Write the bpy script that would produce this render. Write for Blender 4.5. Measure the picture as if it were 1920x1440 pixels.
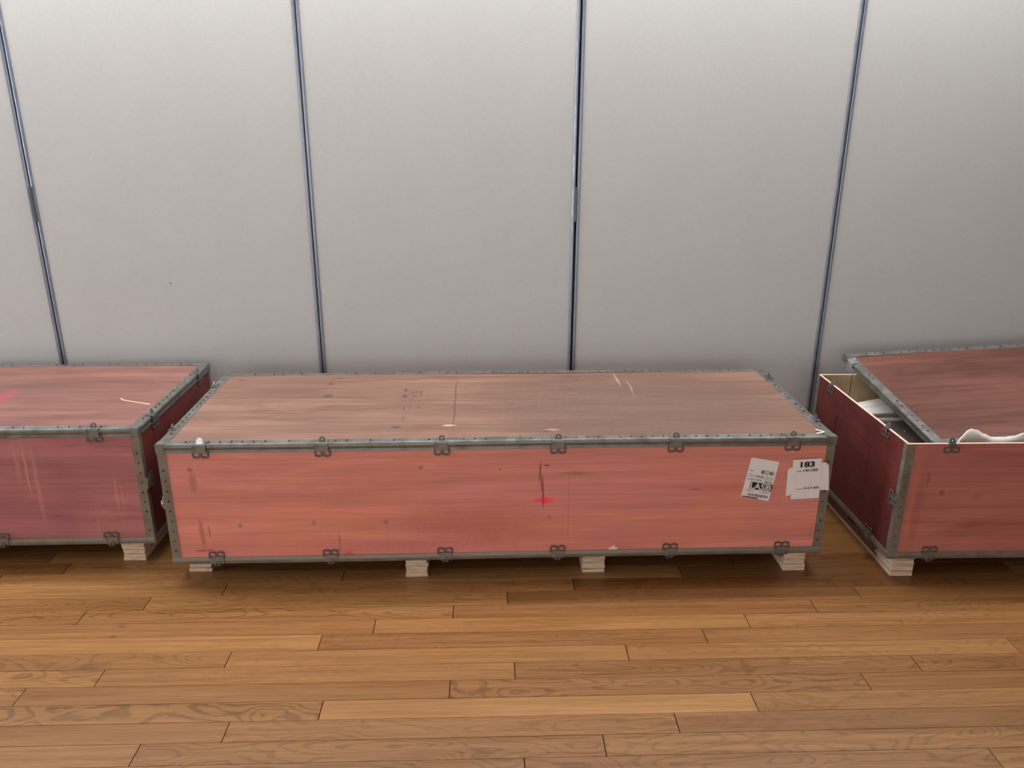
import bpy, bmesh, math, random
from mathutils import Matrix, Vector
random.seed(7)
scn = bpy.context.scene
for o in list(bpy.data.objects): bpy.data.objects.remove(o)
COL = scn.collection

# ------------------------------------------------------------------ camera
cd = bpy.data.cameras.new('camera'); cam = bpy.data.objects.new('camera', cd); COL.objects.link(cam)
cR = Vector((0.99947233, -0.03222190, 0.00409892)); cU = Vector((0.00653253, 0.32301586, 0.94637100)); cF = Vector((0.03181789, 0.94584486, -0.32305591))
cam.matrix_world = Matrix(((cR.x, cU.x, -cF.x, 0), (cR.y, cU.y, -cF.y, 0), (cR.z, cU.z, -cF.z, 1.68), (0, 0, 0, 1)))
cd.sensor_fit = 'HORIZONTAL'; cd.sensor_width = 36; cd.lens = 27.668; cd.clip_start = 0.02
scn.camera = cam
# ------------------------------------------------------------------ light
W = bpy.data.worlds.new('world'); scn.world = W; W.use_nodes = True
W.node_tree.nodes['Background'].inputs[0].default_value = (0.93, 0.95, 1.0, 1)
W.node_tree.nodes['Background'].inputs[1].default_value = 0.03
def area(name, loc, target, sx, sy, power, col):
    l = bpy.data.lights.new(name, 'AREA'); l.shape = 'RECTANGLE'; l.size = sx; l.size_y = sy; l.energy = power; l.color = col
    o = bpy.data.objects.new(name, l); COL.objects.link(o); o.location = loc
    o.rotation_euler = (Vector(target) - Vector(loc)).to_track_quat('-Z', 'Y').to_euler()
    return o
area('ceiling_wall_washer', (-0.4, 3.42, 3.30), (-0.4, 3.42, 0), 7.5, 0.15, 152, (0.93, 0.97, 1.0))
area('ceiling_light_row', (-0.3, 3.05, 3.35), (-0.3, 3.15, 0), 7.0, 0.4, 56, (0.93, 0.97, 1.0))
area('glazed_door_daylight', (-0.9, -3.2, 1.1), (-0.9, 2.0, 1.1), 6.0, 2.1, 119, (1.0, 0.97, 0.94))
area('side_window_daylight', (-8.0, 1.45, 1.5), (0, 1.45, 1.5), 2.3, 2.4, 260, (0.82, 0.90, 1.0))
scn.view_settings.view_transform = 'Standard'; scn.view_settings.look = 'None'
scn.view_settings.gamma = 1; scn.view_settings.use_curve_mapping = False
scn.view_settings.exposure = 0.0

# ------------------------------------------------------------------ helpers
def lin(r, g, b):
    f = lambda c: (c/255/12.92) if c/255 <= 0.04045 else ((c/255+0.055)/1.055)**2.4
    return (f(r), f(g), f(b), 1)
def obj(name, bm, mats, parent=None, label=None, cat=None, group=None, kind=None, smooth=False):
    me = bpy.data.meshes.new(name)
    bmesh.ops.recalc_face_normals(bm, faces=bm.faces[:])
    bm.to_mesh(me); bm.free()
    return link(name, me, mats, parent, label, cat, group, kind, smooth)
def link(name, me, mats, parent=None, label=None, cat=None, group=None, kind=None, smooth=False):
    o = bpy.data.objects.new(name, me); COL.objects.link(o)
    if mats is not None and not len(me.materials):
        for m in (mats if isinstance(mats, (list, tuple)) else [mats]): me.materials.append(m)
    if smooth:
        for p in me.polygons: p.use_smooth = True
    if parent is not None: o.parent = parent
    tag(o, label, cat, group, kind)
    return o
def tag(o, label=None, cat=None, group=None, kind=None):
    if label: o['label'] = label
    if cat: o['category'] = cat
    if group: o['group'] = group
    if kind: o['kind'] = kind
    return o
def empty(name, loc, rz=0, **k):
    o = bpy.data.objects.new(name, None); COL.objects.link(o); o.location = loc; o.rotation_euler = (0, 0, rz)
    o.empty_display_size = 0.1
    return tag(o, **k)
def box(bm, x0, x1, y0, y1, z0, z1, mat=0):
    v = [bm.verts.new(p) for p in ((x0,y0,z0),(x1,y0,z0),(x1,y1,z0),(x0,y1,z0),(x0,y0,z1),(x1,y0,z1),(x1,y1,z1),(x0,y1,z1))]
    fs = []
    for q in ((0,1,5,4),(1,2,6,5),(2,3,7,6),(3,0,4,7),(4,5,6,7),(3,2,1,0)):   # front,right,back,left,top,bottom
        f = bm.faces.new([v[i] for i in q]); f.material_index = mat; fs.append(f)
    return fs
def bbox(x0, x1, y0, y1, z0, z1, bev=0.0, seg=1):
    bm = bmesh.new(); box(bm, x0, x1, y0, y1, z0, z1)
    if bev: bmesh.ops.bevel(bm, geom=bm.edges[:], offset=bev, segments=seg, affect='EDGES', clamp_overlap=True)
    return bm
def extrude(bm, prof, fn, a, b, n=1, mat=0):
    """closed 2-D profile swept from a to b; fn(p,q,t)->xyz"""
    rings = [[bm.verts.new(fn(p, q, a+(b-a)*i/n)) for p, q in prof] for i in range(n+1)]
    m = len(prof)
    for i in range(n):
        for k in range(m):
            f = bm.faces.new((rings[i][k], rings[i][(k+1) % m], rings[i+1][(k+1) % m], rings[i+1][k])); f.material_index = mat
    for r in (rings[0], rings[-1]):
        f = bm.faces.new(r); f.material_index = mat
def prism(bm, pts, fn, mat=0):
    extrude(bm, pts, lambda p, q, t: fn(p, q, t), 0, 1, 1, mat)
def curve_mesh(name, splines, extr=0.0006, bev=0.0):
    """filled 2-D curve with holes -> mesh in its XY plane"""
    c = bpy.data.curves.new(name, 'CURVE'); c.dimensions = '2D'; c.fill_mode = 'BOTH'; c.extrude = extr; c.bevel_depth = bev
    for pts in splines:
        s = c.splines.new('POLY'); s.points.add(len(pts)-1); s.use_cyclic_u = True
        for p, q in zip(s.points, pts): p.co = (q[0], q[1], 0, 1)
    o = bpy.data.objects.new(name, c); COL.objects.link(o)
    me = bpy.data.meshes.new_from_object(o.evaluated_get(bpy.context.evaluated_depsgraph_get()))
    bpy.data.objects.remove(o); bpy.data.curves.remove(c); me.name = name; me.materials.clear()
    return me
def text_mesh(body, size, bold=0.0, sx=1.0, align='LEFT'):
    c = bpy.data.curves.new('t', 'FONT'); c.body = body; c.size = size; c.offset = bold; c.align_x = align; c.resolution_u = 3
    o = bpy.data.objects.new('t', c); COL.objects.link(o)
    me = bpy.data.meshes.new_from_object(o.evaluated_get(bpy.context.evaluated_depsgraph_get()))
    bpy.data.objects.remove(o); bpy.data.curves.remove(c); me.materials.clear()
    for v in me.vertices: v.co.x *= sx
    return me
def ell(cx, cy, rx, ry, n=20, a0=0.0):
    return [(cx+rx*math.cos(a0+2*math.pi*i/n), cy+ry*math.sin(a0+2*math.pi*i/n)) for i in range(n)]

# ------------------------------------------------------------------ materials
class NT:
    def __init__(s, name):
        s.m = bpy.data.materials.new(name); s.m.use_nodes = True; s.t = s.m.node_tree
        s.b = s.t.nodes['Principled BSDF']; s._tc = None
    def n(s, typ, **k):
        x = s.t.nodes.new(typ)
        for a, v in k.items(): setattr(x, a, v)
        return x
    def set(s, sock, v):
        if isinstance(v, bpy.types.NodeSocket): s.t.links.new(v, sock)
        else: sock.default_value = v
    def co(s):
        if s._tc is None: s._tc = s.n('ShaderNodeTexCoord')
        return s._tc.outputs['Object']
    def math(s, op, a, b=0.0, c=0.0, clamp=False):
        x = s.n('ShaderNodeMath', operation=op, use_clamp=clamp)
        s.set(x.inputs[0], a); s.set(x.inputs[1], b); s.set(x.inputs[2], c); return x.outputs[0]
    def vmath(s, op, a, b=(0, 0, 0)):
        x = s.n('ShaderNodeVectorMath', operation=op); s.set(x.inputs[0], a); s.set(x.inputs[1], b)
        return x.outputs['Value'] if op == 'LENGTH' else x.outputs[0]
    def noise(s, vec, scale=1.0, detail=3.0, rough=0.5, dist=0.0):
        x = s.n('ShaderNodeTexNoise'); s.set(x.inputs['Vector'], vec); x.inputs['Scale'].default_value = scale
        x.inputs['Detail'].default_value = detail; x.inputs['Roughness'].default_value = rough; x.inputs['Distortion'].default_value = dist
        return x.outputs['Fac']
    def mix(s, f, a, b, mode='MIX'):
        x = s.n('ShaderNodeMix', data_type='RGBA', blend_type=mode); s.set(x.inputs[0], f); s.set(x.inputs[6], a); s.set(x.inputs[7], b)
        return x.outputs[2]
    def ramp(s, f, lo, hi, a=0.0, b=1.0, smooth=True):
        x = s.n('ShaderNodeMapRange', interpolation_type='SMOOTHSTEP' if smooth else 'LINEAR')
        s.set(x.inputs[0], f); x.inputs[1].default_value = lo; x.inputs[2].default_value = hi; x.inputs[3].default_value = a; x.inputs[4].default_value = b
        return x.outputs[0]
    def prop(s, name):
        x = s.n('ShaderNodeAttribute', attribute_type='OBJECT', attribute_name=name); return x.outputs['Fac']
    def bump(s, h, strength=0.3, dist=0.001):
        x = s.n('ShaderNodeBump'); x.inputs['Strength'].default_value = strength; x.inputs['Distance'].default_value = dist
        s.set(x.inputs['Height'], h); s.t.links.new(x.outputs[0], s.b.inputs['Normal'])
    def grey(s, f):
        x = s.n('ShaderNodeCombineColor'); [s.set(x.inputs[i], f) for i in range(3)]; return x.outputs[0]
    def out(s, col, rough=0.5, metal=0.0, spec=0.5):
        s.set(s.b.inputs['Base Color'], col); s.set(s.b.inputs['Roughness'], rough); s.set(s.b.inputs['Metallic'], metal)
        s.b.inputs['Specular IOR Level'].default_value = spec
        return s.m
def plain(name, col, rough=0.5, metal=0.0, var=0.15, scale=40, spec=0.5):
    m = NT(name); n = m.noise(m.co(), scale, 4, 0.6)
    f = m.ramp(n, 0.3, 0.7, 1-var, 1+var, False)
    return m.out(m.mix(1.0, col, m.grey(f), 'MULTIPLY'), rough, metal, spec)

def plywood(name, colA, colB, colC, seed=0.0, grain=(0.9, 13, 13), marks=(), rough=0.5, contrast=1.0, spec=0.5):
    m = NT(name); co = m.co()
    vec = m.vmath('ADD', co, (seed*3.1, seed*1.7, seed*2.3))
    gv = m.vmath('MULTIPLY', vec, grain)
    blot = m.noise(m.vmath('MULTIPLY', vec, (1.3, 3.2, 3.2)), 1.6, 3, 0.55, 0.5)
    c = m.mix(m.ramp(blot, 0.36, 0.64), colA, colB)
    b2 = m.noise(m.vmath('MULTIPLY', vec, (1.6, 6, 6)), 1.1, 4, 0.6, 0.6)
    c = m.mix(m.ramp(b2, 0.50, 0.75, 0, 0.75), c, colC)
    g1 = m.noise(gv, 1.0, 5, 0.6, 0.6)
    w = m.math('SINE', m.math('MULTIPLY', g1, 34.0))
    g2 = m.noise(m.vmath('MULTIPLY', gv, (2.2, 5.5, 5.5)), 1.0, 5, 0.65)
    f = m.math('ADD', m.ramp(g1, 0.3, 0.7, 1-0.15*contrast, 1+0.13*contrast), m.math('MULTIPLY', w, 0.035*contrast))
    f = m.math('ADD', f, m.ramp(g2, 0.3, 0.7, -0.10*contrast, 0.10*contrast))
    c = m.mix(1.0, c, m.grey(f), 'MULTIPLY')
    wob = m.n('ShaderNodeTexNoise'); wob.inputs['Scale'].default_value = 9; wob.inputs['Detail'].default_value = 4; m.set(wob.inputs['Vector'], co)
    fineN = m.noise(co, 60, 3, 0.6)
    for cen, inv, col, st, soft, wb in marks:
        v = m.vmath('ADD', co, m.vmath('MULTIPLY', m.vmath('SUBTRACT', wob.outputs['Color'], (0.5, 0.5, 0.5)), (wb, wb, wb)))
        d = m.vmath('LENGTH', m.vmath('MULTIPLY', m.vmath('SUBTRACT', v, cen), inv))
        k = m.ramp(d, 1-soft, 1+soft*0.4, st, 0.0)
        k = m.math('MULTIPLY', k, m.ramp(fineN, 0.25, 0.6, 0.55, 1.0))
        c = m.mix(k, c, col)
    m.bump(m.math('ADD', g2, m.math('MULTIPLY', g1, 0.6)), 0.25, 0.0008)
    r = m.ramp(g1, 0.3, 0.7, rough-0.06, rough+0.08)
    return m.out(c, r, 0, spec)

def M_front(u, z, ru, rz, col, st, soft=0.6, wb=0.02): return ((u, 0, z), (1/ru, 0, 1/rz), lin(*col), st, soft, wb)
def M_top(u, v, ru, rv, col, st, soft=0.6, wb=0.02): return ((u, v, 0), (1/ru, 1/rv, 0), lin(*col), st, soft, wb)
def M_side(v, z, rv, rz, col, st, soft=0.6, wb=0.02): return ((0, v, z), (0, 1/rv, 1/rz), lin(*col), st, soft, wb)

RA, RB, RC = lin(224, 138, 114), lin(216, 134, 122), lin(206, 118, 100)
front_marks = [
    M_front(1.385, .326, .050, .011, (255, 66, 104), .92, .6, .015), M_front(1.40, .330, .055, .006, (255, 96, 122), .7, .6, .01), M_front(1.383, .326, .020, .018, (255, 66, 104), .925, .6, .01),
    M_front(1.368, .44, .0035, .045, (120, 42, 42), .9, .5, .012), M_front(1.376, .395, .0035, .04, (120, 42, 42), .9, .5, .012), M_front(1.381, .35, .0035, .065, (120, 42, 42), .85, .5, .012), M_front(1.392, .467, .012, .004, (90, 35, 35), .8, .5, .005),
    M_front(.111, .419, .016, .05, (125, 72, 70), .5, .8), M_front(.105, .47, .012, .008, (95, 60, 55), .6, .7), M_front(.118, .21, .010, .07, (150, 60, 62), .55, .7, .02), M_front(.119, .140, .040, .005, (140, 45, 50), .7, .6, .015), M_front(.145, .22, .006, .03, (150, 70, 70), .5, .6),
    M_front(1.477, .30, .0018, .17, (150, 74, 70), .45, .6, .002), M_front(.797, .19, .004, .09, (165, 140, 100), .55, .8, .004), M_front(.797, .245, .012, .012, (110, 95, 80), .5, .7, .01),
    M_front(.653, .117, .022, .016, (175, 55, 65), .6, .8, .02), M_front(.26, .24, .010, .009, (105, 90, 82), .6, .7, .01), M_front(.532, .246, .009, .012, (112, 95, 85), .55, .7, .01), M_front(.935, .468, .011, .009, (115, 95, 70), .65, .7, .01),
    M_front(1.407, .255, .010, .008, (110, 100, 92), .6, .7, .008), M_front(1.22, .455, .006, .004, (70, 45, 40), .7, .6, .004), M_front(1.50, .435, .07, .008, (120, 85, 70), .45, .8, .02), M_front(1.95, .36, .03, .006, (140, 70, 62), .5, .7, .02),
    M_front(.565, .16, .003, .08, (215, 150, 140), .5, .6, .004), M_front(.585, .175, .014, .055, (205, 135, 125), .4, .7, .01), M_front(.62, .16, .006, .05, (140, 66, 66), .5, .7, .006),
    M_front(1.10, .23, .32, .09, (186, 92, 76), .5, .9, .12), M_front(.55, .36, .5, .05, (186, 112, 108), .45, .9, .1), M_front(2.0, .19, .5, .05, (206, 122, 112), .45, .9, .1), M_front(2.30, .35, .02, .07, (235, 150, 150), .35, .9, .01),
    M_front(.86, .14, .9, .05, (196, 104, 104), .4, .9, .05), M_front(.30, .245, .002, .002, (70, 35, 35), .8, .5, .002), M_front(2.41, .17, .003, .02, (130, 65, 65), .5, .6, .01)]
ply_front = plywood('red_stained_plywood', RA, RB, RC, 1.0, marks=front_marks, contrast=0.8)
ply_left = plywood('mauve_stained_plywood', lin(176, 108, 104), lin(164, 98, 100), lin(150, 82, 82), 4.2, marks=[
    M_front(2.02, .40, .006, .12, (215, 150, 130), .5, .8, .02), M_front(2.05, .35, .010, .20, (200, 138, 128), .45, .8, .02), M_front(1.99, .42, .010, .09, (205, 140, 125), .4, .8, .03),
    M_front(2.34, .30, .006, .09, (210, 140, 128), .45, .7, .02), M_front(2.36, .28, .004, .07, (205, 135, 125), .45, .7, .02), M_front(2.10, .21, .03, .004, (120, 60, 60), .6, .7, .02), M_front(2.16, .26, .09, .16, (140, 80, 84), .4, .9, .06), M_front(2.25, .20, .006, .10, (190, 120, 115), .4, .8, .02)])
ply_right = plywood('brown_red_plywood', lin(190, 116, 104), lin(180, 108, 98), lin(160, 88, 78), 7.3, marks=[
    M_front(.055, .32, .014, .23, (200, 112, 84), .45, .7, .004), M_front(.16, .36, .012, .012, (100, 48, 44), .6, .7, .01), M_front(.10, .42, .007, .03, (110, 60, 52), .5, .7, .01), M_front(.30, .35, .02, .02, (150, 76, 70), .4, .8, .02), M_front(.08, .30, .02, .2, (140, 72, 64), .35, .8, .02)])
ply_side = plywood('shaded_side_plywood', lin(104, 48, 44), lin(94, 42, 41), lin(82, 36, 34), 2.9, grain=(13, 2.2, 13), contrast=0.7, spec=0.25)  # red plywood of the ends, with the shade between crates put into its colour
TA, TB, TC = lin(134, 99, 82), lin(127, 92, 77), lin(112, 77, 62)
top_marks = [M_top(.85, .50, .060, .11, (104, 68, 58), .35, .8, .05), M_top(.835, .485, .012, .020, (58, 36, 32), .75, .7, .02), M_top(.832, .565, .009, .020, (60, 38, 34), .75, .7, .02), M_top(.868, .535, .007, .010, (52, 32, 28), .8, .6, .01), M_top(.885, .54, .006, .010, (52, 32, 28), .8, .6, .01), M_top(.90, .542, .006, .012, (52, 32, 28), .8, .6, .01), M_top(.905, .505, .007, .010, (60, 38, 32), .7, .6, .01), M_top(.88, .485, .018, .008, (66, 42, 36), .7, .7, .02), M_top(.845, .345, .004, .030, (70, 46, 40), .6, .7, .01), M_top(.868, .345, .004, .030, (70, 46, 40), .6, .7, .01), M_top(.905, .36, .004, .015, (70, 46, 40), .6, .7, .01), M_top(.85, .235, .010, .03, (76, 50, 42), .5, .7, .03), M_top(.835, .145, .022, .012, (58, 40, 34), .7, .7, .03),
    M_top(1.048, .40, .004, .37, (66, 48, 44), .7, .5, .008), M_top(1.032, .154, .028, .008, (238, 196, 160), .85, .6, .008), M_top(1.76, .40, .72, .48, (106, 78, 66), .8, .35, .03), M_top(1.42, .10, .03, .012, (210, 165, 140), .5, .7, .02),
    M_top(1.76, .68, .006, .10, (190, 160, 140), .6, .7, .02), M_top(1.80, .58, .005, .10, (185, 155, 135), .5, .7, .02), M_top(.52, .50, .03, .02, (64, 44, 38), .7, .8, .03), M_top(.50, .66, .014, .014, (58, 38, 32), .75, .8, .02), M_top(.10, .72, .014, .012, (66, 42, 36), .7, .8, .02), M_top(1.53, .56, .035, .006, (58, 40, 34), .75, .7, .01), M_top(.90, .09, .05, .012, (120, 76, 66), .45, .8, .02), M_top(1.60, .11, .02, .01, (125, 70, 62), .5, .8, .02), M_top(1.88, .45, .06, .008, (70, 52, 44), .6, .8, .02), M_top(.53, .735, .02, .010, (62, 42, 36), .65, .8, .02), M_top(1.40, .085, .02, .012, (66, 44, 38), .6, .8, .02), M_top(1.0, .43, .9, .010, (100, 66, 54), .5, .8, .05), M_top(1.0, .36, 1.1, .012, (104, 70, 58), .45, .8, .06), M_top(.45, .25, .4, .007, (100, 60, 50), .5, .8, .06)]
ply_top = plywood('tan_plywood_lid', TA, TB, TC, 3.3, grain=(0.7, 8, 8), marks=top_marks, rough=0.46, contrast=1.35)  # lid plywood in a darker, less saturated tan than the front
ply_top_left = plywood('pink_plywood_lid', lin(136, 91, 79), lin(128, 84, 74), lin(110, 67, 59), 5.7, grain=(0.8, 7, 7), rough=0.45, marks=[M_top(1.76, .36, .05, .10, (175, 70, 80), .6, .8, .05)])
ply_top_right = plywood('brown_plywood_lid', lin(110, 68, 55), lin(99, 59, 49), lin(80, 44, 38), 9.1, grain=(0.8, 6, 6), contrast=1.3, spec=0.3, rough=0.5)
ply_raw = plywood('raw_plywood_inside', lin(182, 158, 124), lin(172, 148, 114), lin(160, 134, 102), 6.0, grain=(6, 6, 1.2), contrast=0.6)
ply_edge = plain('pale_plywood_edge', lin(216, 186, 166), 0.7, 0, 0.14, 60)

def laminated(name, a, b, c, k=1.0):
    m = NT(name); co = m.co()
    v = m.vmath('MULTIPLY', co, (2.5, 2.5, 330*k)); n = m.noise(v, 1.0, 2, 0.5, 0.3)
    col = m.mix(m.ramp(n, 0.36, 0.46), c, m.mix(m.ramp(n, 0.5, 0.66), a, b))
    n2 = m.noise(m.vmath('MULTIPLY', co, (30, 30, 300)), 1.0, 3)
    col = m.mix(1.0, col, m.grey(m.ramp(n2, 0.3, 0.7, 0.82, 1.15)), 'MULTIPLY')
    m.bump(n, 0.4, 0.001)
    return m.out(col, 0.75)
skid_mat = laminated('laminated_plywood_skid', lin(214, 186, 158), lin(230, 206, 180), lin(128, 92, 72))

runner_mat = plain('brown_stained_runner', lin(112, 86, 66), 0.6, 0, 0.2, 14)
def metal(name, col, rough=0.38, metal_=0.75, var=0.16):
    m = NT(name); n = m.noise(m.co(), 18, 5, 0.6); n2 = m.noise(m.co(), 160, 3)
    f = m.math('ADD', m.ramp(n, 0.3, 0.7, 1-var, 1+var, False), m.ramp(n2, 0.3, 0.7, -0.05, 0.05))
    m.bump(n, 0.12, 0.001)
    return m.out(m.mix(1.0, col, m.grey(f), 'MULTIPLY'), m.ramp(n, 0.3, 0.7, rough-0.08, rough+0.12), metal_)
steel = metal('galvanised_steel', lin(134, 131, 126))
steel_dull = metal('dull_galvanised_steel', lin(132, 122, 110), 0.5, 0.5)
steel_dark = metal('dark_spring_steel', lin(104, 95, 88), 0.5, 0.4)
steel_bright = metal('bright_zinc', lin(206, 206, 210), 0.28, 0.8, 0.05)
tab_mat = plain('dark_pierced_metal', lin(58, 50, 46), 0.6, 0.3)
alu = metal('anodised_aluminium', lin(136, 140, 152), 0.36, 0.5, 0.06)
alu_dull = metal('dull_aluminium_hinge', lin(98, 101, 108), 0.5, 0.35, 0.06)
dark_gap = plain('dark_seam_backing', lin(22, 22, 26), 0.7)  # near-black backing behind the panels, seen through the seam gaps

fm = NT('woven_wall_fabric'); co = fm.co()
sep = fm.n('ShaderNodeSeparateXYZ'); fm.set(sep.inputs[0], co)
jit = fm.noise(co, 90, 2)
wx = fm.math('SINE', fm.math('ADD', fm.math('MULTIPLY', sep.outputs[0], 900.0), fm.math('MULTIPLY', jit, 7)))
wz = fm.math('SINE', fm.math('ADD', fm.math('MULTIPLY', sep.outputs[2], 900.0), fm.math('MULTIPLY', jit, 7)))
th1 = fm.noise(fm.vmath('MULTIPLY', co, (420, 420, 30)), 1.0, 2); th2 = fm.noise(fm.vmath('MULTIPLY', co, (30, 30, 420)), 1.0, 2)
big = fm.noise(co, 3.0, 4, 0.6)
hgt = fm.math('ADD', fm.math('MULTIPLY', wx, wz), fm.math('MULTIPLY', fm.math('ADD', th1, th2), 1.5))
f = fm.math('ADD', fm.ramp(fm.math('ADD', th1, th2), 0.6, 1.4, 0.93, 1.07, False), fm.ramp(big, 0.3, 0.7, -0.02, 0.02, False))
c = fm.mix(1.0, lin(188, 184, 180), fm.grey(f), 'MULTIPLY')
fm.bump(hgt, 0.22, 0.0006)
fabric = fm.out(c, 0.9, 0, 0.2)

FLOOR_STAINS = ((-1.269, 2.348, .022, .007, .9), (-1.277, 2.292, .020, .007, .95), (-1.283, 2.134, .05, .024, .5), (1.227, 1.741, .024, .006, .55))
om = NT('oiled_oak_strip_floor'); co = om.co()
seed = om.prop('seed'); tint = om.prop('tint'); cath = om.prop('cath')
cmb = om.n('ShaderNodeCombineXYZ'); om.set(cmb.inputs[0], om.math('MULTIPLY', seed, 13.7)); om.set(cmb.inputs[1], om.math('MULTIPLY', seed, 7.9)); om.set(cmb.inputs[2], seed)
v = om.vmath('ADD', co, cmb.outputs[0])
sp = om.n('ShaderNodeSeparateXYZ'); om.set(sp.inputs[0], co)
jag = om.noise(om.vmath('MULTIPLY', v, (28, 60, 1)), 1.0, 2, 0.5)
low = om.noise(om.vmath('MULTIPLY', v, (2.6, 7, 1)), 1.0, 1, 0.4, 0.5)
arch = om.math('MULTIPLY', om.math('POWER', om.math('ABSOLUTE', om.math('MULTIPLY', sp.outputs[1], 25.0)), 1.6), 0.11)
low = om.math('ADD', om.math('ADD', low, arch), om.math('MULTIPLY', jag, 0.045))
ring = om.math('SINE', om.math('MULTIPLY', low, 92.0))
ringm = om.ramp(ring, 0.30, 1.0, 0.0, 1.0)
pores = om.noise(om.vmath('MULTIPLY', v, (9, 260, 1)), 1.0, 4, 0.7)
streak = om.noise(om.vmath('MULTIPLY', v, (1.6, 60, 1)), 1.0, 5, 0.65, 0.3)
base = om.mix(tint, lin(114, 72, 37), lin(163, 116, 67))
redn = om.noise(om.vmath('MULTIPLY', v, (1.5, 6, 1)), 1.0, 2)
base = om.mix(om.ramp(redn, 0.45, 0.75, 0, 0.45), base, lin(128, 79, 46))
f = om.math('ADD', om.ramp(streak, 0.3, 0.7, 0.78, 1.18, False), om.ramp(pores, 0.3, 0.7, -0.16, 0.16, False))
f = om.math('SUBTRACT', f, om.math('MULTIPLY', om.math('MULTIPLY', ringm, cath), 0.30))
colr = om.mix(1.0, base, om.grey(f), 'MULTIPLY')
geo = om.n('ShaderNodeNewGeometry').outputs['Position']
for cx_, cy_, rx_, ry_, st_ in FLOOR_STAINS:
    wv = om.vmath('ADD', geo, om.vmath('MULTIPLY', om.vmath('SUBTRACT', om.n('ShaderNodeTexNoise').outputs['Color'], (.5, .5, .5)), (.01, .01, 0)))
    dd = om.vmath('LENGTH', om.vmath('MULTIPLY', om.vmath('SUBTRACT', wv, (cx_, cy_, 0)), (1/rx_, 1/ry_, 0)))
    colr = om.mix(om.math('MULTIPLY', om.ramp(dd, 0.3, 1.1, st_, 0.0), om.ramp(pores, 0.35, 0.6, 1.0, 0.25)), colr, lin(58, 50, 48))
om.bump(om.math('ADD', pores, streak), 0.10, 0.0005)
oak = om.out(colr, om.ramp(streak, 0.3, 0.7, 0.30, 0.42), 0, 0.38)
gap_mat = plain('dark_floor_joint', lin(46, 28, 18), 0.9)
paper = plain('white_label_paper', lin(236, 228, 224), 0.55, 0, 0.03, 20)
ink = plain('black_print_ink', lin(24, 22, 24), 0.6, 0, 0.05)
ink_grey = plain('grey_print_ink', lin(96, 92, 92), 0.6, 0, 0.05)
foam_mat = plain('white_packing_foam', lin(236, 228, 220), 0.85, 0, 0.04, 12)
pad_mat = plain('dark_brown_vinyl', lin(92, 76, 66), 0.55, 0, 0.12, 30)
pale_wood = plain('pale_splinter_wood', lin(240, 208, 186), 0.7, 0, 0.08, 30)

# ------------------------------------------------------------------ floor
Y0, PW = 1.6413, 0.08041
WALL_Y = 3.688
floor = obj('floor', bbox(-6, 6, -4, 4.2, -0.06, -0.0135), gap_mat, kind='structure', label='oak strip floor running parallel to the partition wall')
joints = {0: .096, 1: .325, 2: .549, 3: .805, 4: -.121, 5: .083, 6: .458, 7: .739, 8: -.396, 9: -.126, 10: .070, 11: .323, 12: -.558, 13: .97}
tints = {(0,0):.45,(0,1):.4,(0,2):.6,(1,0):.42,(1,1):.5,(1,-1):.52,(2,0):.5,(2,1):.28,(2,-1):.42,(3,0):.88,(3,-1):.5,(3,1):.55,(4,0):.38,(4,1):.4,(4,2):.38,(4,-1):.5,(5,-1):.72,(5,0):.52,(5,1):.32,(5,2):.4,
    (6,-1):.42,(6,0):.55,(6,1):.66,(6,2):.4,(7,-1):.78,(7,0):.36,(7,1):.4,(8,-1):.6,(8,0):.5,(8,1):.7,(8,2):.55,(9,-1):.5,(9,0):.48,(9,1):.3,(9,2):.32,(10,-1):.45,(10,0):.85,(10,1):.3,(10,2):.45,(11,-1):.8,(11,0):.95,(11,1):.12,(11,2):.38,(12,0):.95,(12,1):.95,(12,2):.15}  # some planks nearest the crates lightened, standing in for light missing there
caths = {(3,-1):1.1,(9,0):1.0,(4,1):1.0,(2,0):.6,(3,0):.12,(8,1):.3,(11,-1):.15,(5,1):.8,(1,0):.8,(7,0):.5,(0,1):.8,(2,1):.3,(6,0):.25,(5,0):.3}
BL = 1.306
nrow0, nrow1 = -9, int((WALL_Y - Y0)/PW)+2
plank_cache = {}
for r in range(nrow0, nrow1):
    y0 = Y0 + r*PW; j = joints.get(r, random.uniform(-.65, .65))
    ks = range(-3, 4)
    for k in ks:
        x0 = j + (k-1)*BL; x1 = x0 + BL
        x0 = max(x0, -4.0); x1 = min(x1, 4.1)
        if x1 - x0 < 0.06: continue
        ln = round(x1-x0, 4); g = 0.0015
        if ln not in plank_cache:
            bm = bmesh.new()
            h = ln/2 - g; w = PW/2 - 0.0003; b = 0.0012
            prof = [(-w, -0.013), (-w, -b*0.7), (-w+b*0.7, 0), (w-b*0.7, 0), (w, -b*0.7), (w, -0.013)]
            extrude(bm, prof, lambda p, q, t: (t, p, q), -h, h)
            me = bpy.data.meshes.new('plank'); bmesh.ops.recalc_face_normals(bm, faces=bm.faces[:]); bm.to_mesh(me); bm.free(); me.materials.append(oak)
            plank_cache[ln] = me
        o = link('plank', plank_cache[ln], None, floor)
        o.location = ((x0+x1)/2, y0+PW/2, random.uniform(-0.0003, 0.0003))
        o['seed'] = random.uniform(0, 40); o['tint'] = tints.get((r, k), min(1, max(0, random.gauss(.42, .17)))); o['cath'] = caths.get((r, k), random.choice((.15, .3, .5, .7, .9)))

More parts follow.
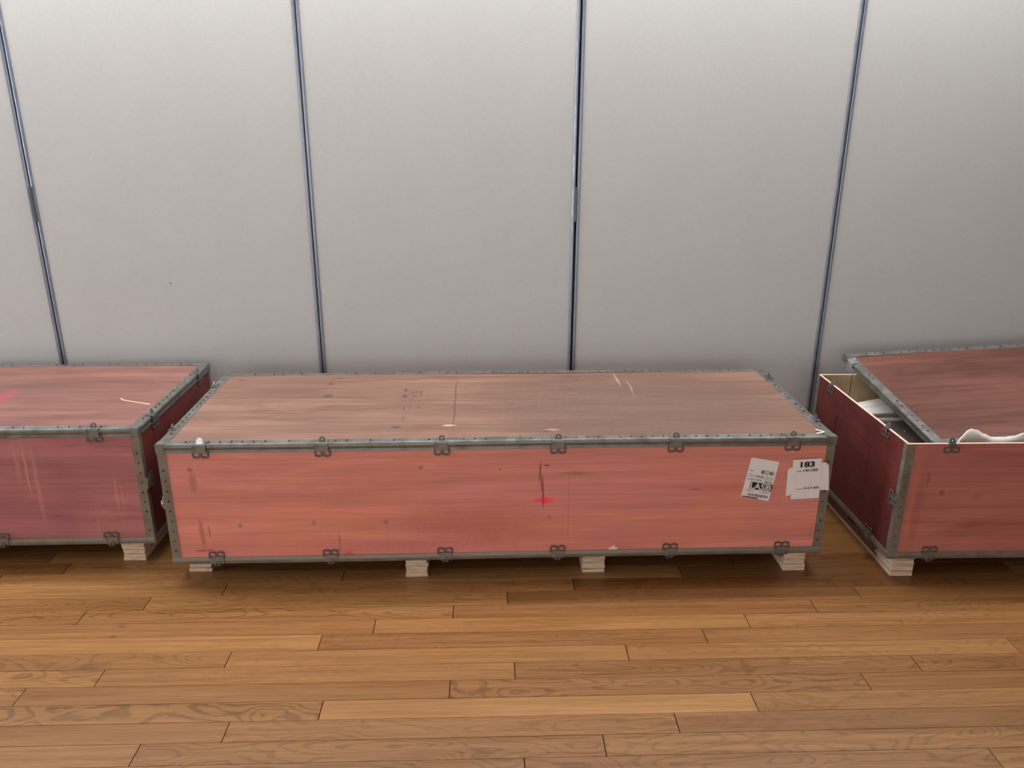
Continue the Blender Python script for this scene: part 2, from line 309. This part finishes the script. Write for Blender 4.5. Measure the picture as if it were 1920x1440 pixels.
# ------------------------------------------------------------------ partition wall
wall = obj('wall_back', bbox(-5.0, 5.2, WALL_Y+0.045, WALL_Y+0.12, 0, 3.45), dark_gap, kind='structure', label='folding partition wall of tall pale fabric panels')
seams = [-2.0379-2*1.2245, -2.0379-1.2245, -2.0379, -0.7995, 0.4148, 1.6352, 1.6352+1.2245, 1.6352+2*1.2245]
gaps = {4: .0038, 2: .0030}
H_ = 3.35
def seam_gap(i): return gaps.get(i, .0018)
for i in range(len(seams)-1):
    a = seams[i] + seam_gap(i); b = seams[i+1] - seam_gap(i+1)
    cx = (a+b)/2
    pnl = obj('wall_panel', bbox(a+0.0135-cx, b-0.0135-cx, 0, 0.04, 0.03, H_, 0.002), fabric, wall); pnl.location = (cx, WALL_Y, 0)
    for s, e in ((a, 1), (b, -1)):
        bm = bmesh.new()
        prof = [(0, .04), (0, .002), (.0012, -.0022), (.0045, -.0036), (.0105, -.0036), (.0135, -.0010), (.0150, .002), (.0150, .04)]
        extrude(bm, prof, lambda p, q, t: (s+e*p-cx, q, t), 0.02, H_)
        obj('edge_trim', bm, alu, pnl)
    if i in (1, 3):   # hinge leaf bridging the gap on the right-hand seam
        bm = bmesh.new(); s = seams[i+1]-cx
        box(bm, s-.0085, s+.0045, -.0062, -.0030, 1.213, 1.369)
        box(bm, s-.0040, s+.0012, -.0080, -.0055, 1.216, 1.366)
        for k in range(6): box(bm, s-.0080, s+.0040, -.0086, -.0058, 1.225+k*.025, 1.2265+k*.025)
        obj('hinge', bm, alu_dull, pnl)
    if i == 2:
        bm = bmesh.new(); prism(bm, ell(-1.4765-cx, .930, .003, .003, 10), lambda p, q, t: (p, -.0012+.002*t, q)); obj('pin_hole', bm, ink, pnl, label='tiny black pin hole in the fabric')
obj('ceiling', bbox(-8, 8, -6, 4.2, 3.5, 3.6), plain('white_ceiling_tile', lin(225, 222, 216), 0.9, 0, 0.03), kind='structure', label='plain white ceiling above the partition')

# ------------------------------------------------------------------ crates
CL, CD, Z0, Z1, ZB = 2.4568, 0.813, 0.0851, 0.5695, 0.5585
TH = 0.010
def on(side, L, D):
    return {'front': lambda p, q, t: (t, p, q), 'back': lambda p, q, t: (t, D-p, q), 'left': lambda p, q, t: (p, t, q), 'right': lambda p, q, t: (L-p, t, q)}[side]
def slen(side, L, D): return L if side in ('front', 'back') else D
RAIL = [(.034, .0), (.004, .0), (-.0015, -.0012), (-.0042, -.0050), (-.0048, -.0120), (-.0034, -.0185), (-.0014, -.0222), (-.0030, -.0255), (-.0036, -.0330), (-.0018, -.0340), (.0, -.0330), (.0, -.0016), (.034, -.0012)]
BRAIL = [(-.0022, .0), (-.0040, .0060), (-.0044, .0150), (-.0030, .0215), (-.0016, .0280), (.0, .0280), (.0, .0014), (.03, .0014), (.03, .0)]
def tabs_mesh(spots):
    """small pierced triangular tabs, raised on the trim; spots = (origin, xdir, ydir, normal, scale)"""
    bm = bmesh.new()
    for o, xd, yd, nn, s in spots:
        o, xd, yd, nn = Vector(o), Vector(xd), Vector(yd), Vector(nn)
        pts = [(-.0045*s, -.0035*s), (.0045*s, -.001*s), (-.001*s, .0045*s)]
        lo = [bm.verts.new(o + xd*a + yd*b - nn*.0004) for a, b in pts]; hi = [bm.verts.new(o + xd*a*.5 + yd*b*.5 + nn*.0022) for a, b in pts]
        bm.faces.new(hi); bm.faces.new(lo[::-1])
        for i in range(3): bm.faces.new((lo[i], lo[(i+1) % 3], hi[(i+1) % 3], hi[i]))
    return bm

# --- spring clip: twin-eye plate, band round the rail, tongue (local: x along rail, -y outwards, z up; origin = middle of rail face)
def rrect(x0, x1, y0, y1, r, n=4):
    pts = []
    for cx, cy, a in ((x1-r, y1-r, 0), (x0+r, y1-r, 90), (x0+r, y0+r, 180), (x1-r, y0+r, 270)):
        for i in range(n+1):
            t = math.radians(a+90*i/n); pts.append((cx+r*math.cos(t), cy+r*math.sin(t)))
    return pts
def clip_meshes():
    outer = [(-.030, -.004), (-.030, -.025), (-.027, -.0315), (-.018, -.0335), (-.008, -.0325), (-.001, -.028), (.006, -.0325), (.017, -.0335), (.026, -.0315), (.029, -.025), (.029, -.004)]
    eye = curve_mesh('eye', [outer, ell(-.0150, -.0200, .0102, .0076), ell(.0140, -.0200, .0102, .0076)], .0007, .0003)
    bm = bmesh.new(); bm.from_mesh(eye); bpy.data.meshes.remove(eye)
    for v in bm.verts:   # lay into the x-z plane, standing off the board
        x, y, z = v.co; v.co = (x, -.0055 - z, y - .004)
    band = [(-.0062, -.0155), (-.0066, .010), (-.0046, .0155), (.002, .0172), (.020, .0172), (.020, .0186), (.002, .0188), (-.0056, .0172), (-.0082, .0110), (-.0076, -.0155)]
    extrude(bm, band, lambda p, q, t: (t, p, q), -.0265, .0205, mat=1)
    extrude(bm, band, lambda p, q, t: (t, p*1.10-.0004, q), -.0265, -.0225, mat=1)
    extrude(bm, band, lambda p, q, t: (t, p*1.10-.0004, q), .0165, .0205, mat=1)
    b2 = bm.copy(); bmesh.ops.delete(b2, geom=[f for f in b2.faces if f.material_index == 1], context='FACES')
    for v in b2.verts: v.co.z += .0165 if v.co.z < -.009 else .012; v.co.y += .0035
    extrude(b2, [(-.0032, .0), (-.0032, .0168), (.0125, .0168), (.0125, .008), (.0112, .008), (.0112, .0182), (-.0045, .0182), (-.0045, .0)], lambda p, q, t: (t, p, q), -.012, .012)
    me2 = bpy.data.meshes.new('clip'); bmesh.ops.recalc_face_normals(b2, faces=b2.faces[:]); b2.to_mesh(me2); b2.free()
    me = bpy.data.meshes.new('clip'); bmesh.ops.recalc_face_normals(bm, faces=bm.faces[:]); bm.to_mesh(me); bm.free()
    tong = [(-.0115, 0), (.0115, 0)] + [(.0115*math.cos(math.radians(a)), .0085+.0115*math.sin(math.radians(a))) for a in range(0, 181, 18)]
    tm = curve_mesh('tongue', [tong, ell(0, .010, .0042, .0042, 14)], .0008, .0002)
    for v in tm.vertices:
        x, y, z = v.co; v.co = (x, .0005 + y*.35 - z, .0180 + y*.94)
    ts = curve_mesh('tongue', [tong], .0008, .0002)
    for v in ts.vertices:
        x, y, z = v.co; v.co = (x*1.0, -.002 + y*.35 - z, .0178 + y*1.05)
    tf = curve_mesh('tongue', [tong, ell(0, .010, .0042, .0042, 14)], .0012, .0004)
    for v in tf.vertices:
        x, y, z = v.co; v.co = (x, -.0085 - z - .002*math.sin(y*150), .022 - y*1.05)
    return me, tm, ts, tf, me2
CLIP, TONGUE, TONGUE_SOLID, TONGUE_FOLD, CLIP_BARE = clip_meshes()
def clip(parent, loc, rot, tongue='up', flip=False, mat=None, tmat=None, label=None, bare=False):
    c = link('clip', CLIP_BARE if bare else CLIP, [steel_dark, steel], parent, label)
    if mat:
        for sl in c.material_slots: sl.link = 'OBJECT'; sl.material = mat
    c.matrix_local = Matrix.Translation(loc) @ Matrix.Rotation(rot, 4, 'Z') @ (Matrix.Rotation(math.pi, 4, 'Y') if flip else Matrix.Identity(4))
    t = link('tongue', {'up': TONGUE, 'solid': TONGUE_SOLID, 'fold': TONGUE_FOLD}[tongue], steel_dark, c)
    if tmat: t.material_slots[0].link = 'OBJECT'; t.material_slots[0].material = tmat
    return c
ROT = {'front': 0, 'right': math.pi/2, 'back': math.pi, 'left': -math.pi/2}
def side_clip(parent, side, t, z, L, D, **k):
    p = {'front': (t, 0, z), 'back': (t, D, z), 'left': (0, t, z), 'right': (L, t, z)}[side]
    return clip(parent, p, ROT[side], **k)
def corner_clip(parent, x, y, z, rot, roll, **k):
    c = clip(parent, (0, 0, 0), 0, **k)
    c.matrix_local = Matrix.Translation((x, y, z)) @ Matrix.Rotation(rot, 4, 'Z') @ Matrix.Rotation(roll, 4, 'Y')
    return c

def lid_parts(parent, L, D, zt, pmat, tabsides=('front', 'left', 'right', 'back'), seed=1, rails=steel):
    rnd = random.Random(seed)
    obj('lid_panel', bbox(.004, L-.004, .004, D-.004, zt-.0100, zt-.0016), pmat, parent)
    for sd in ('front', 'back', 'left', 'right'):
        fn = on(sd, L, D); n = slen(sd, L, D); bm = bmesh.new(); e = .0 if sd in ('front', 'back') else .001
        lift = 0.0006 if sd in ('left', 'right') else 0
        segs = 24 if sd in ('front', 'back') else 10
        extrude(bm, [(p, q+zt+lift) for p, q in RAIL], lambda p, q, t: fn(p + (0.0010*math.sin(t*5.1) if p < .03 else .0018*math.sin(t*9+1)), q + .0012*math.sin(t*3.3+seed), t), e, n-e, segs)
        r = obj('lid_rail', bm, rails, parent, smooth=False)
        spots = []; t = .10
        while t < n-.08:
            if rnd.random() < .85:
                x, y, z = fn(.017+rnd.uniform(-.002, .002), zt+lift+.0012, t)
                spots.append(((x, y, z), (1, 0, 0), (0, 1, 0), (0, 0, 1), rnd.uniform(.7, 1.15)))
            t += .040 if rnd.random() < .85 else .085
        obj('pierced_tabs', tabs_mesh(spots), tab_mat, r, kind='stuff')
    for x, y, sx, sy in ((0, 0, 1, 1), (L, 0, -1, 1), (0, D, 1, -1), (L, D, -1, -1)):   # folded corner caps
        bm = bmesh.new()
        xs = sorted((x-.0052*sx, x+.030*sx)); ys = sorted((y-.0054*sy, y+.030*sy))
        box(bm, xs[0], xs[1], ys[0], ys[1], zt-.036, zt+.0016)
        bmesh.ops.bevel(bm, geom=bm.edges[:], offset=.003, segments=2, affect='EDGES')
        obj('corner_cap', bm, rails, parent)

def crate(name, label, origin, rz, L, D, lid, mats, skids, clips_top, clips_bot, seed, group, open_=False, side_t=(.15, .67), cap_tint=None, hatch=False):
    fmat, smat, tmat = mats
    rnd = random.Random(seed)
    C = empty(name, origin, rz, label=label, cat='crate', group=group)
    zt = ZB if open_ else Z1-.011
    def wall_box(nm, x0, x1, y0, y1, inside, mats_=None):
        bm = bmesh.new(); fs = box(bm, x0, x1, y0, y1, Z0+.002, zt)
        fs[inside].material_index = 1; fs[4].material_index = 2
        return obj(nm, bm, mats_ or [fmat, ply_raw, ply_edge], C)
    wall_box('front_panel', 0.001, L-.001, 0, TH, 2)
    if open_:
        wall_box('back_panel', 0.001, .1495, D-TH, D, 0); wall_box('back_panel', .1535, L-.001, D-TH, D, 0)
    else:
        wall_box('back_panel', 0.001, L-.001, D-TH, D, 0)
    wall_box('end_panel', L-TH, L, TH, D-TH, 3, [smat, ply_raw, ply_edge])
    if hatch:
        v0, v1, h0, h1 = hatch; g = .0040
        bm = bmesh.new()
        for y0, y1, q0, q1 in ((TH, v0-g, Z0+.002, zt), (v1+g, D-TH, Z0+.002, zt), (v0-g, v1+g, Z0+.002, h0-g), (v0-g, v1+g, h1+g, zt)):
            fs = box(bm, 0, TH, y0, y1, q0, q1); fs[1].material_index = 1
            if q1 == zt: fs[4].material_index = 2
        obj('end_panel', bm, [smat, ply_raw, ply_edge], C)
        obj('hatch', bbox(.0006, TH, v0, v1, h0, h1, .0006), smat, C, label='rectangular knock-out hatch cut into the end')
        obj('hatch_shade_sheet', bbox(TH+.0005, TH+.004, v0-.03, v1+.03, h0-.03, h1+.03), gap_mat, C)  # added dark sheet so the groove round the hatch reads as shade
    else:
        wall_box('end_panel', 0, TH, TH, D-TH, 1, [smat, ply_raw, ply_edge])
    obj('bottom_board', bbox(.002, L-.002, .002, D-.002, Z0+.0015, Z0+.012), ply_raw, C)
    # corner angles
    for (cx, cy, sx, sy) in ((0, 0, 1, 1), (L, 0, -1, 1), (0, D, 1, -1), (L, D, -1, -1)):
        w = .031; a = .0016; bm = bmesh.new()
        prof = [(-a, -a), (w, -a), (w, -.0002), (0, -.0002), (-.0002, 0), (-.0002, .022), (-a, .022)]
        ang = lambda p, q, t: (cx+sx*(p + .0008*math.sin(t*11)*(p > .02)), cy+sy*q, t)
        extrude(bm, prof, ang, Z0+.004, (zt-.002 if open_ else Z1-.032), 8)
        post = obj('corner_angle', bm, steel_dull, C)
        spots = []; z = Z0+.055
        while z < Z1-.07:
            if cy == 0 and rnd.random() < .95:
                spots.append(((cx+sx*(.015+rnd.uniform(-.002, .002)), -a, z), (1, 0, 0), (0, 0, 1), (0, -1, 0), rnd.uniform(1.1, 1.6)))
            z += .041
        if spots: obj('pierced_tabs', tabs_mesh(spots), tab_mat, post, kind='stuff')
    for sd in ('front', 'back', 'left', 'right'):
        fn = on(sd, L, D); n = slen(sd, L, D); bm = bmesh.new()
        extrude(bm, [(p-.0012, q+Z0-.001) for p, q in BRAIL], lambda p, q, t: fn(p+.0008*math.sin(t*6.3), q+.0012*math.sin(t*2.9+seed), t), -.001, n+.001, 24 if n > 1 else 8)
        obj('bottom_rail', bm, steel_dull, C)
    if lid: lid_parts(C, L, D, Z1, tmat, seed=seed)
    # skids, each a stack of plywood strips
    for u0, u1, v0 in skids:
        n = 6; h = Z0/n
        sk = obj('skid', bbox(u0, u1, v0, D-.02, 0.0002, h, .0006), skid_mat, C)
        for i in range(1, n):
            d0, d1, dv = rnd.uniform(-.003, .004), rnd.uniform(-.004, .003), rnd.uniform(0, .005)
            zt_ = h*(i+1) - (.0004 if i < n-1 else 0)
            for a_, b_ in ((v0+dv, v0+.125+rnd.uniform(-.01, .01)), (D-.145, D-.02)):
                obj('strip', bbox(u0+d0, u1+d1, a_, b_, h*i+.0004, zt_, .0007), skid_mat, sk)
        bm = bmesh.new(); ra, rb = v0+.142, D-.16; zc = h+.026
        box(bm, u0+.002, u1-.002, ra, rb, h+.0006, zc)
        for a_, b_ in ((ra, v0+.325), (v0+.405, rb)): box(bm, u0+.002, u1-.002, a_, b_, zc, Z0)
        obj('runner', bm, runner_mat, sk)
    for side, t, tg, tm in clips_top: side_clip(C, side, t, Z1-.0165 if not open_ else ZB-.0165, L, D, tongue=tg, tmat=tm, bare=open_)
    for side, t in clips_bot: side_clip(C, side, t, Z0+.0140, L, D, tongue='fold', flip=True)
    return C

up, so = 'up', 'solid'
centre = crate('plywood_crate', 'long reddish plywood crate with two white labels, closed, in the middle', (-1.17536, 2.61135, 0), .00915, CL, CD, True, (ply_front, ply_side, ply_top),
    [(.0199, .1065, .078), (.8594, .9439, .0155), (1.5413, 1.6268, .0215), (2.3259, 2.4114, .0062)],
    [('front', .153, so, steel_bright), ('front', .585, up, None), ('front', 1.012, up, None), ('front', 1.433, up, None), ('front', 1.864, up, None), ('front', 2.298, up, steel)] + [('left', .15, up, steel), ('left', .64, up, steel_bright), ('right', .175, up, None), ('right', .70, up, None)],
    [('front', t) for t in (.162, .584, 1.013, 1.439, 1.870, 2.303)], 3, 'steel-edged plywood crates along the partition')
corner_clip(centre, -.001, .0185, .335, -math.pi/2, math.pi/2, tongue='fold', mat=steel_bright, tmat=steel_bright, label='bright zinc clip on the left corner')
left = crate('plywood_crate', 'mauve-red plywood crate cut off by the left edge, closed, splinter on lid', (-1.30669-CL, 2.77025-CL*.003993, 0), .003993, CL, CD, True, (ply_left, ply_side, ply_top_left),
    [(CL-.138, CL-.051, .009), (CL-.95, CL-.865, .012)],
    [('front', CL-.16, up, None), ('front', CL-.60, up, None), ('right', .152, up, None), ('right', .672, up, None)],
    [('front', CL-.164), ('front', CL-.583)], 5, 'steel-edged plywood crates along the partition')
corner_clip(left, CL+.001, .0185, .345, math.pi/2, -math.pi/2, tongue='fold')
right = crate('plywood_crate', 'open brownish-red plywood crate at the right edge, lid off, white foam inside', (1.52311, 2.58040, 0), -.003315, CL, CD, False, (ply_right, ply_side, ply_top_right),
    [(.028, .115, .011), (.80, .885, .011)],
    [('front', .165, up, None), ('left', .67, up, None), ('left', .159, up, None), ('front', .60, up, None)],
    [('front', .155), ('left', .165), ('front', .585)], 8, 'steel-edged plywood crates along the partition', open_=True, hatch=(.262, .578, .216, .440))
corner_clip(right, -.001, .0185, .327, -math.pi/2, math.pi/2, tongue='fold')

# torn veneer chip on the centre crate
bm = bmesh.new(); prism(bm, [(1.632, .1085), (1.637, .120), (1.650, .127), (1.655, .134), (1.658, .126), (1.668, .122), (1.668, .1085)], lambda p, q, t: (p, -.0012*t-.0001, q)); obj('veneer_chip', bm, pale_wood, centre, label='pale torn chip in the red veneer')

# ------------------------------------------------------------------ stickers
def affine(TL, TR, BLc, v, bulge=0.0):
    return lambda a, b, dv=0.0: (TL[0]+(TR[0]-TL[0])*a+(BLc[0]-TL[0])*b, v-dv, TL[1]+(TR[1]-TL[1])*a+(BLc[1]-TL[1])*b)
def poly_part(name, pts, fn, mat, parent, th=.0004, **k):
    bm = bmesh.new(); prism(bm, pts, lambda p, q, t: fn(p, q, th*t)); return obj(name, bm, mat, parent, **k)
def rects_part(name, rects, fn, mat, parent, dv, **k):
    bm = bmesh.new()
    for a0, b0, a1, b1 in rects:
        bm.faces.new([bm.verts.new(fn(a, b, dv)) for a, b in ((a0, b1), (a1, b1), (a1, b0), (a0, b0))])
    return obj(name, bm, mat, parent, **k)
def print_text(body, a, b, h, width, fn, mat, parent, dv, bold=.0, capr=.73):
    """baseline-left at (a,b); h = cap height, width = run width, both in label units"""
    me = text_mesh(body, 1.0, bold)
    xs = [v.co.x for v in me.vertices]; x0, x1 = min(xs), max(xs); ys = [v.co.y for v in me.vertices]; y1 = max(ys)
    for v in me.vertices:
        v.co = fn(a+(v.co.x-x0)/(x1-x0)*width, b-v.co.y/y1*h, dv)
    me.name = 'print'
    return link('print', me, mat, parent)
rn = random.Random(11)
def squiggle(a0, a1, b0, b1, n):
    out = []; w = (a1-a0)/n
    for i in range(n):
        out.append((a0+i*w, b0+rn.uniform(0, .3)*(b1-b0), a0+(i+rn.uniform(.5, .8))*w, b1-rn.uniform(0, .3)*(b1-b0)))
    return out
f1 = affine((2.1493, .4893), (2.2564, .4694), (2.1253, .3290), -.0006)
lab1 = poly_part('shipping_label', rrect(0, 1, 0, 1, .02, 2), f1, paper, centre, label='tilted white shipping label printed LAS B')
D1 = .0007
rects_part('print', [(.03, .395, .60, .399), (.24, .25, .244, .39), (.03, .475, .97, .478), (.03, .555, .60, .558), (.31, .475, .314, .565), (.60, .475, .603, .565), (.03, .78, .97, .782), (.55, .80, .553, .855)], f1, ink_grey, lab1, D1, kind='stuff')
print_text('UNIT', .06, .325, .035, .15, f1, ink_grey, lab1, D1, .01)
print_text('MX1214861', .48, .36, .105, .46, f1, ink, lab1, D1, .018)
rects_part('print', squiggle(.33, .60, .415, .462, 6) + squiggle(.68, .96, .525, .565, 6), f1, ink, lab1, D1, kind='stuff')
rects_part('print', squiggle(.05, .29, .425, .45, 9) + squiggle(.64, .95, .405, .425, 10) + squiggle(.64, .95, .44, .46, 10) + squiggle(.06, .30, .51, .54, 7) + squiggle(.34, .57, .495, .545, 5) + squiggle(.66, .95, .49, .505, 9) + squiggle(.13, .40, .80, .83, 8) + squiggle(.60, .96, .80, .83, 11), f1, ink_grey, lab1, D1, kind='stuff')
for rc in [(.205, .585, .75, .765), (.775, .585, .995, .765), (.04, .965, .60, .993)]: rects_part('print_block', [rc], f1, ink, lab1, D1)
print_text('LAS', .225, .750, .150, .505, f1, paper, lab1, D1+.0003, .012)
print_text('B', .80, .750, .150, .165, f1, paper, lab1, D1+.0003, .012)
bars = []; a = .20
while a < .93:
    w = rn.choice((.005, .005, .009, .013)); bars.append((a, .875, min(a+w, .935), .945)); a += w+rn.choice((.005, .006, .009))
rects_part('barcode', bars, f1, ink, lab1, D1, kind='stuff')

bm = bmesh.new()   # creased larger paper behind the number label
outl = [(2.2895, .436), (2.2965, .4470), (2.318, .4505), (2.420, .4665), (2.432, .4665), (2.4425, .4545), (2.4560, .3525), (2.418, .3545), (2.320, .3380), (2.2945, .3290)]
prism(bm, outl, lambda p, q, t: (p, -.0046-.0004*t, q))
lab2b = obj('number_label', bm, paper, centre, label='white label numbered 183 near the right corner')
f2 = affine((2.3044, .4795), (2.4122, .4844), (2.3139, .3169), -.0058)
lab2 = poly_part('number_sheet', rrect(0, 1, 0, 1, .008, 2), f2, paper, lab2b)
print_text('183', .27, .195, .135, .50, f2, ink, lab2b, D1, .042)
print_text('141183', .385, .312, .068, .50, f2, ink, lab2b, D1, .028)
print_text('0127-400', .44, .757, .055, .53, f2, ink, lab2b, D1, .024)
rects_part('print', squiggle(.14, .34, .282, .31, 6) + squiggle(.13, .41, .735, .757, 9), f2, ink_grey, lab2b, D1, kind='stuff')

# ------------------------------------------------------------------ lid lying skewed over the open crate
P0 = Vector((1.694, 3.523, .616))
rzR = -.003315
def Rw(u, v, z): return Vector((1.52311+u*math.cos(rzR)-v*math.sin(rzR), 2.58040+u*math.sin(rzR)+v*math.cos(rzR), z))
P1 = Rw(.196, .140, .494)
ey = (P0-P1).normalized(); ex = Vector((.9985, .028, .049)); ex = (ex - ey*ex.dot(ey)).normalized(); ez = ex.cross(ey)
lid = empty('crate_lid', (0, 0, 0), label='brown plywood lid with steel rim lying tilted in the open right crate', cat='lid')
lid.matrix_world = Matrix(((ex.x, ey.x, ez.x, P1.x), (ex.y, ey.y, ez.y, P1.y), (ex.z, ey.z, ez.z, P1.z), (0, 0, 0, 1)))
lid_parts(lid, CL, CD, 0.0, ply_top_right, seed=21)
side_clip(lid, 'left', .728, -.0165, CL, CD, tongue='up', mat=steel_bright, tmat=steel_bright)

# ------------------------------------------------------------------ contents of the open crate
def grid_sheet(name, fn, nu, nv, mat, th, **k):
    bm = bmesh.new(); vs = [[bm.verts.new(fn(i/nu, j/nv)) for j in range(nv+1)] for i in range(nu+1)]
    for i in range(nu):
        for j in range(nv): bm.faces.new((vs[i][j], vs[i+1][j], vs[i+1][j+1], vs[i][j+1]))
    o = obj(name, bm, mat, smooth=True, **k)
    s = o.modifiers.new('thick', 'SOLIDIFY'); s.thickness = th; s.offset = 0
    return o
# wavy foam sheet standing between front panel and lid
edge = [(.200, .535), (.225, .566), (.250, .584), (.270, .588), (.295, .581), (.325, .566), (.350, .556), (.380, .561), (.410, .570), (.445, .581), (.50, .590), (.58, .572), (.68, .588), (.80, .570)]
def edge_z(u):
    for (a, za), (b, zb_) in zip(edge, edge[1:]):
        if u <= b: t = max(0, (u-a)/(b-a)); t = t*t*(3-2*t); return za+(zb_-za)*t
    return edge[-1][1]
def foam_front(s, t):
    u = .20+.60*s; zt = edge_z(u); z = .36+(zt-.36)*t
    v = .046+.020*math.sin((u-.245)*26)*t + .012*t*t
    return Rw(u, v, z)
fo = grid_sheet('packing_foam', foam_front, 60, 10, foam_mat, .003, label='wavy white foam sheet poking over the front rim of the open crate', cat='foam')
def foam_flap(s, t):
    u = .196+.064*s; z = .40+(edge_z(u)-.001-.40)*t
    return Rw(u+.004*t, .022+.020*s*s + .01*t, z)
# padded brown item with white foam bundle behind it
PU0, PU1, PV0, PV1, PZ = .03, 1.35, .06, .60, .425
bm = bmesh.new()
n = 40
ring_out = []
for (zz, ins) in ((.16, .012), (.17, 0), (.395, 0), (.415, .010), (PZ, .035)):
    r = []
    for i in range(n):
        t = 2*math.pi*i/n; c_, s_ = math.cos(t), math.sin(t)
        ex_, ey_ = abs(c_)**.35*math.copysign(1, c_), abs(s_)**.5*math.copysign(1, s_)
        r.append(bm.verts.new(Rw((PU0+PU1)/2+((PU1-PU0)/2-ins)*ex_, (PV0+PV1)/2+((PV1-PV0)/2-ins)*ey_, zz - (.02 if False else 0))))
    ring_out.append(r)
for a_, b_ in zip(ring_out, ring_out[1:]):
    for i in range(n): bm.faces.new((a_[i], a_[(i+1) % n], b_[(i+1) % n], b_[i]))
bm.faces.new(ring_out[0]); bm.faces.new(ring_out[-1])
pad = empty('padded_panel', Rw(.6, .3, .16), label='dark brown padded panel packed inside the open crate', cat='furniture')
pbody = obj('padding', bm, pad_mat, smooth=True); pbody.parent = pad; pbody.matrix_parent_inverse = Matrix.Translation(-Vector(pad.location))
bm = bmesh.new(); bmesh.ops.create_uvsphere(bm, u_segments=12, v_segments=8, radius=.005)
bt = obj('button', bm, steel_bright, pad); bt.location = Rw(.235, .44, PZ+.0005) - Vector(pad.location)
# folded foam bundle
def bundle(s, t):
    u = .10+.62*s
    ang = t*2*math.pi
    fold = 1+.07*math.sin(ang*8+s*2)+.04*math.sin(ang*15+s)
    rv = (.065+.035*min(1, s*3.5))*fold; rz_ = (.035+.035*min(1, s*3.0))*fold
    return Rw(u, .705+rv*math.cos(ang)*.85, .40+rz_*math.sin(ang))
fb = grid_sheet('foam_bundle', bundle, 24, 60, foam_mat, .002, label='folded white foam bundle under the tilted lid behind brown padding', cat='foam')

# ------------------------------------------------------------------ loose scraps
def ribbon(name, pts, w, h, mat, **k):
    bm = bmesh.new(); prev = None
    for i, p in enumerate(pts):
        p = Vector(p); d = (Vector(pts[min(i+1, len(pts)-1)])-Vector(pts[max(i-1, 0)])); d.z = 0; d.normalize(); s = Vector((-d.y, d.x, 0))*w/2
        ring = [bm.verts.new(p-s), bm.verts.new(p+s), bm.verts.new(p+s+Vector((0, 0, h))), bm.verts.new(p-s+Vector((0, 0, h)))]
        if prev:
            for a_ in range(4): bm.faces.new((prev[a_], prev[(a_+1) % 4], ring[(a_+1) % 4], ring[a_]))
        else: bm.faces.new(ring)
        prev = ring
    bm.faces.new(prev)
    return obj(name, bm, mat, **k)
lx, ly = -1.30669, 2.77025
ribbon('wood_splinter', [(lx-.202, ly+.331, Z1-.0015), (lx-.185, ly+.312, Z1-.0015), (lx-.169, ly+.304, Z1-.0015), (lx-.11, ly+.281, Z1-.0015), (lx-.056, ly+.258, Z1-.0015)], .004, .002, pale_wood, label='thin pale splinter lying on the lid of the left crate', cat='splinter')
def Cw(u, v, z): a_ = .00915; return (-1.17536+u*math.cos(a_)-v*math.sin(a_), 2.61135+u*math.sin(a_)+v*math.cos(a_), z)
ribbon('tape_scrap', [Cw(2.392, .020, Z1+.003), Cw(2.415, .027, Z1+.004), Cw(2.424, .030, Z1+.005), Cw(2.414, .044, Z1+.004), Cw(2.404, .060, Z1+.003)], .006, .0012, paper, label='bent white tape scrap on the right front corner of the middle lid', cat='tape scrap')
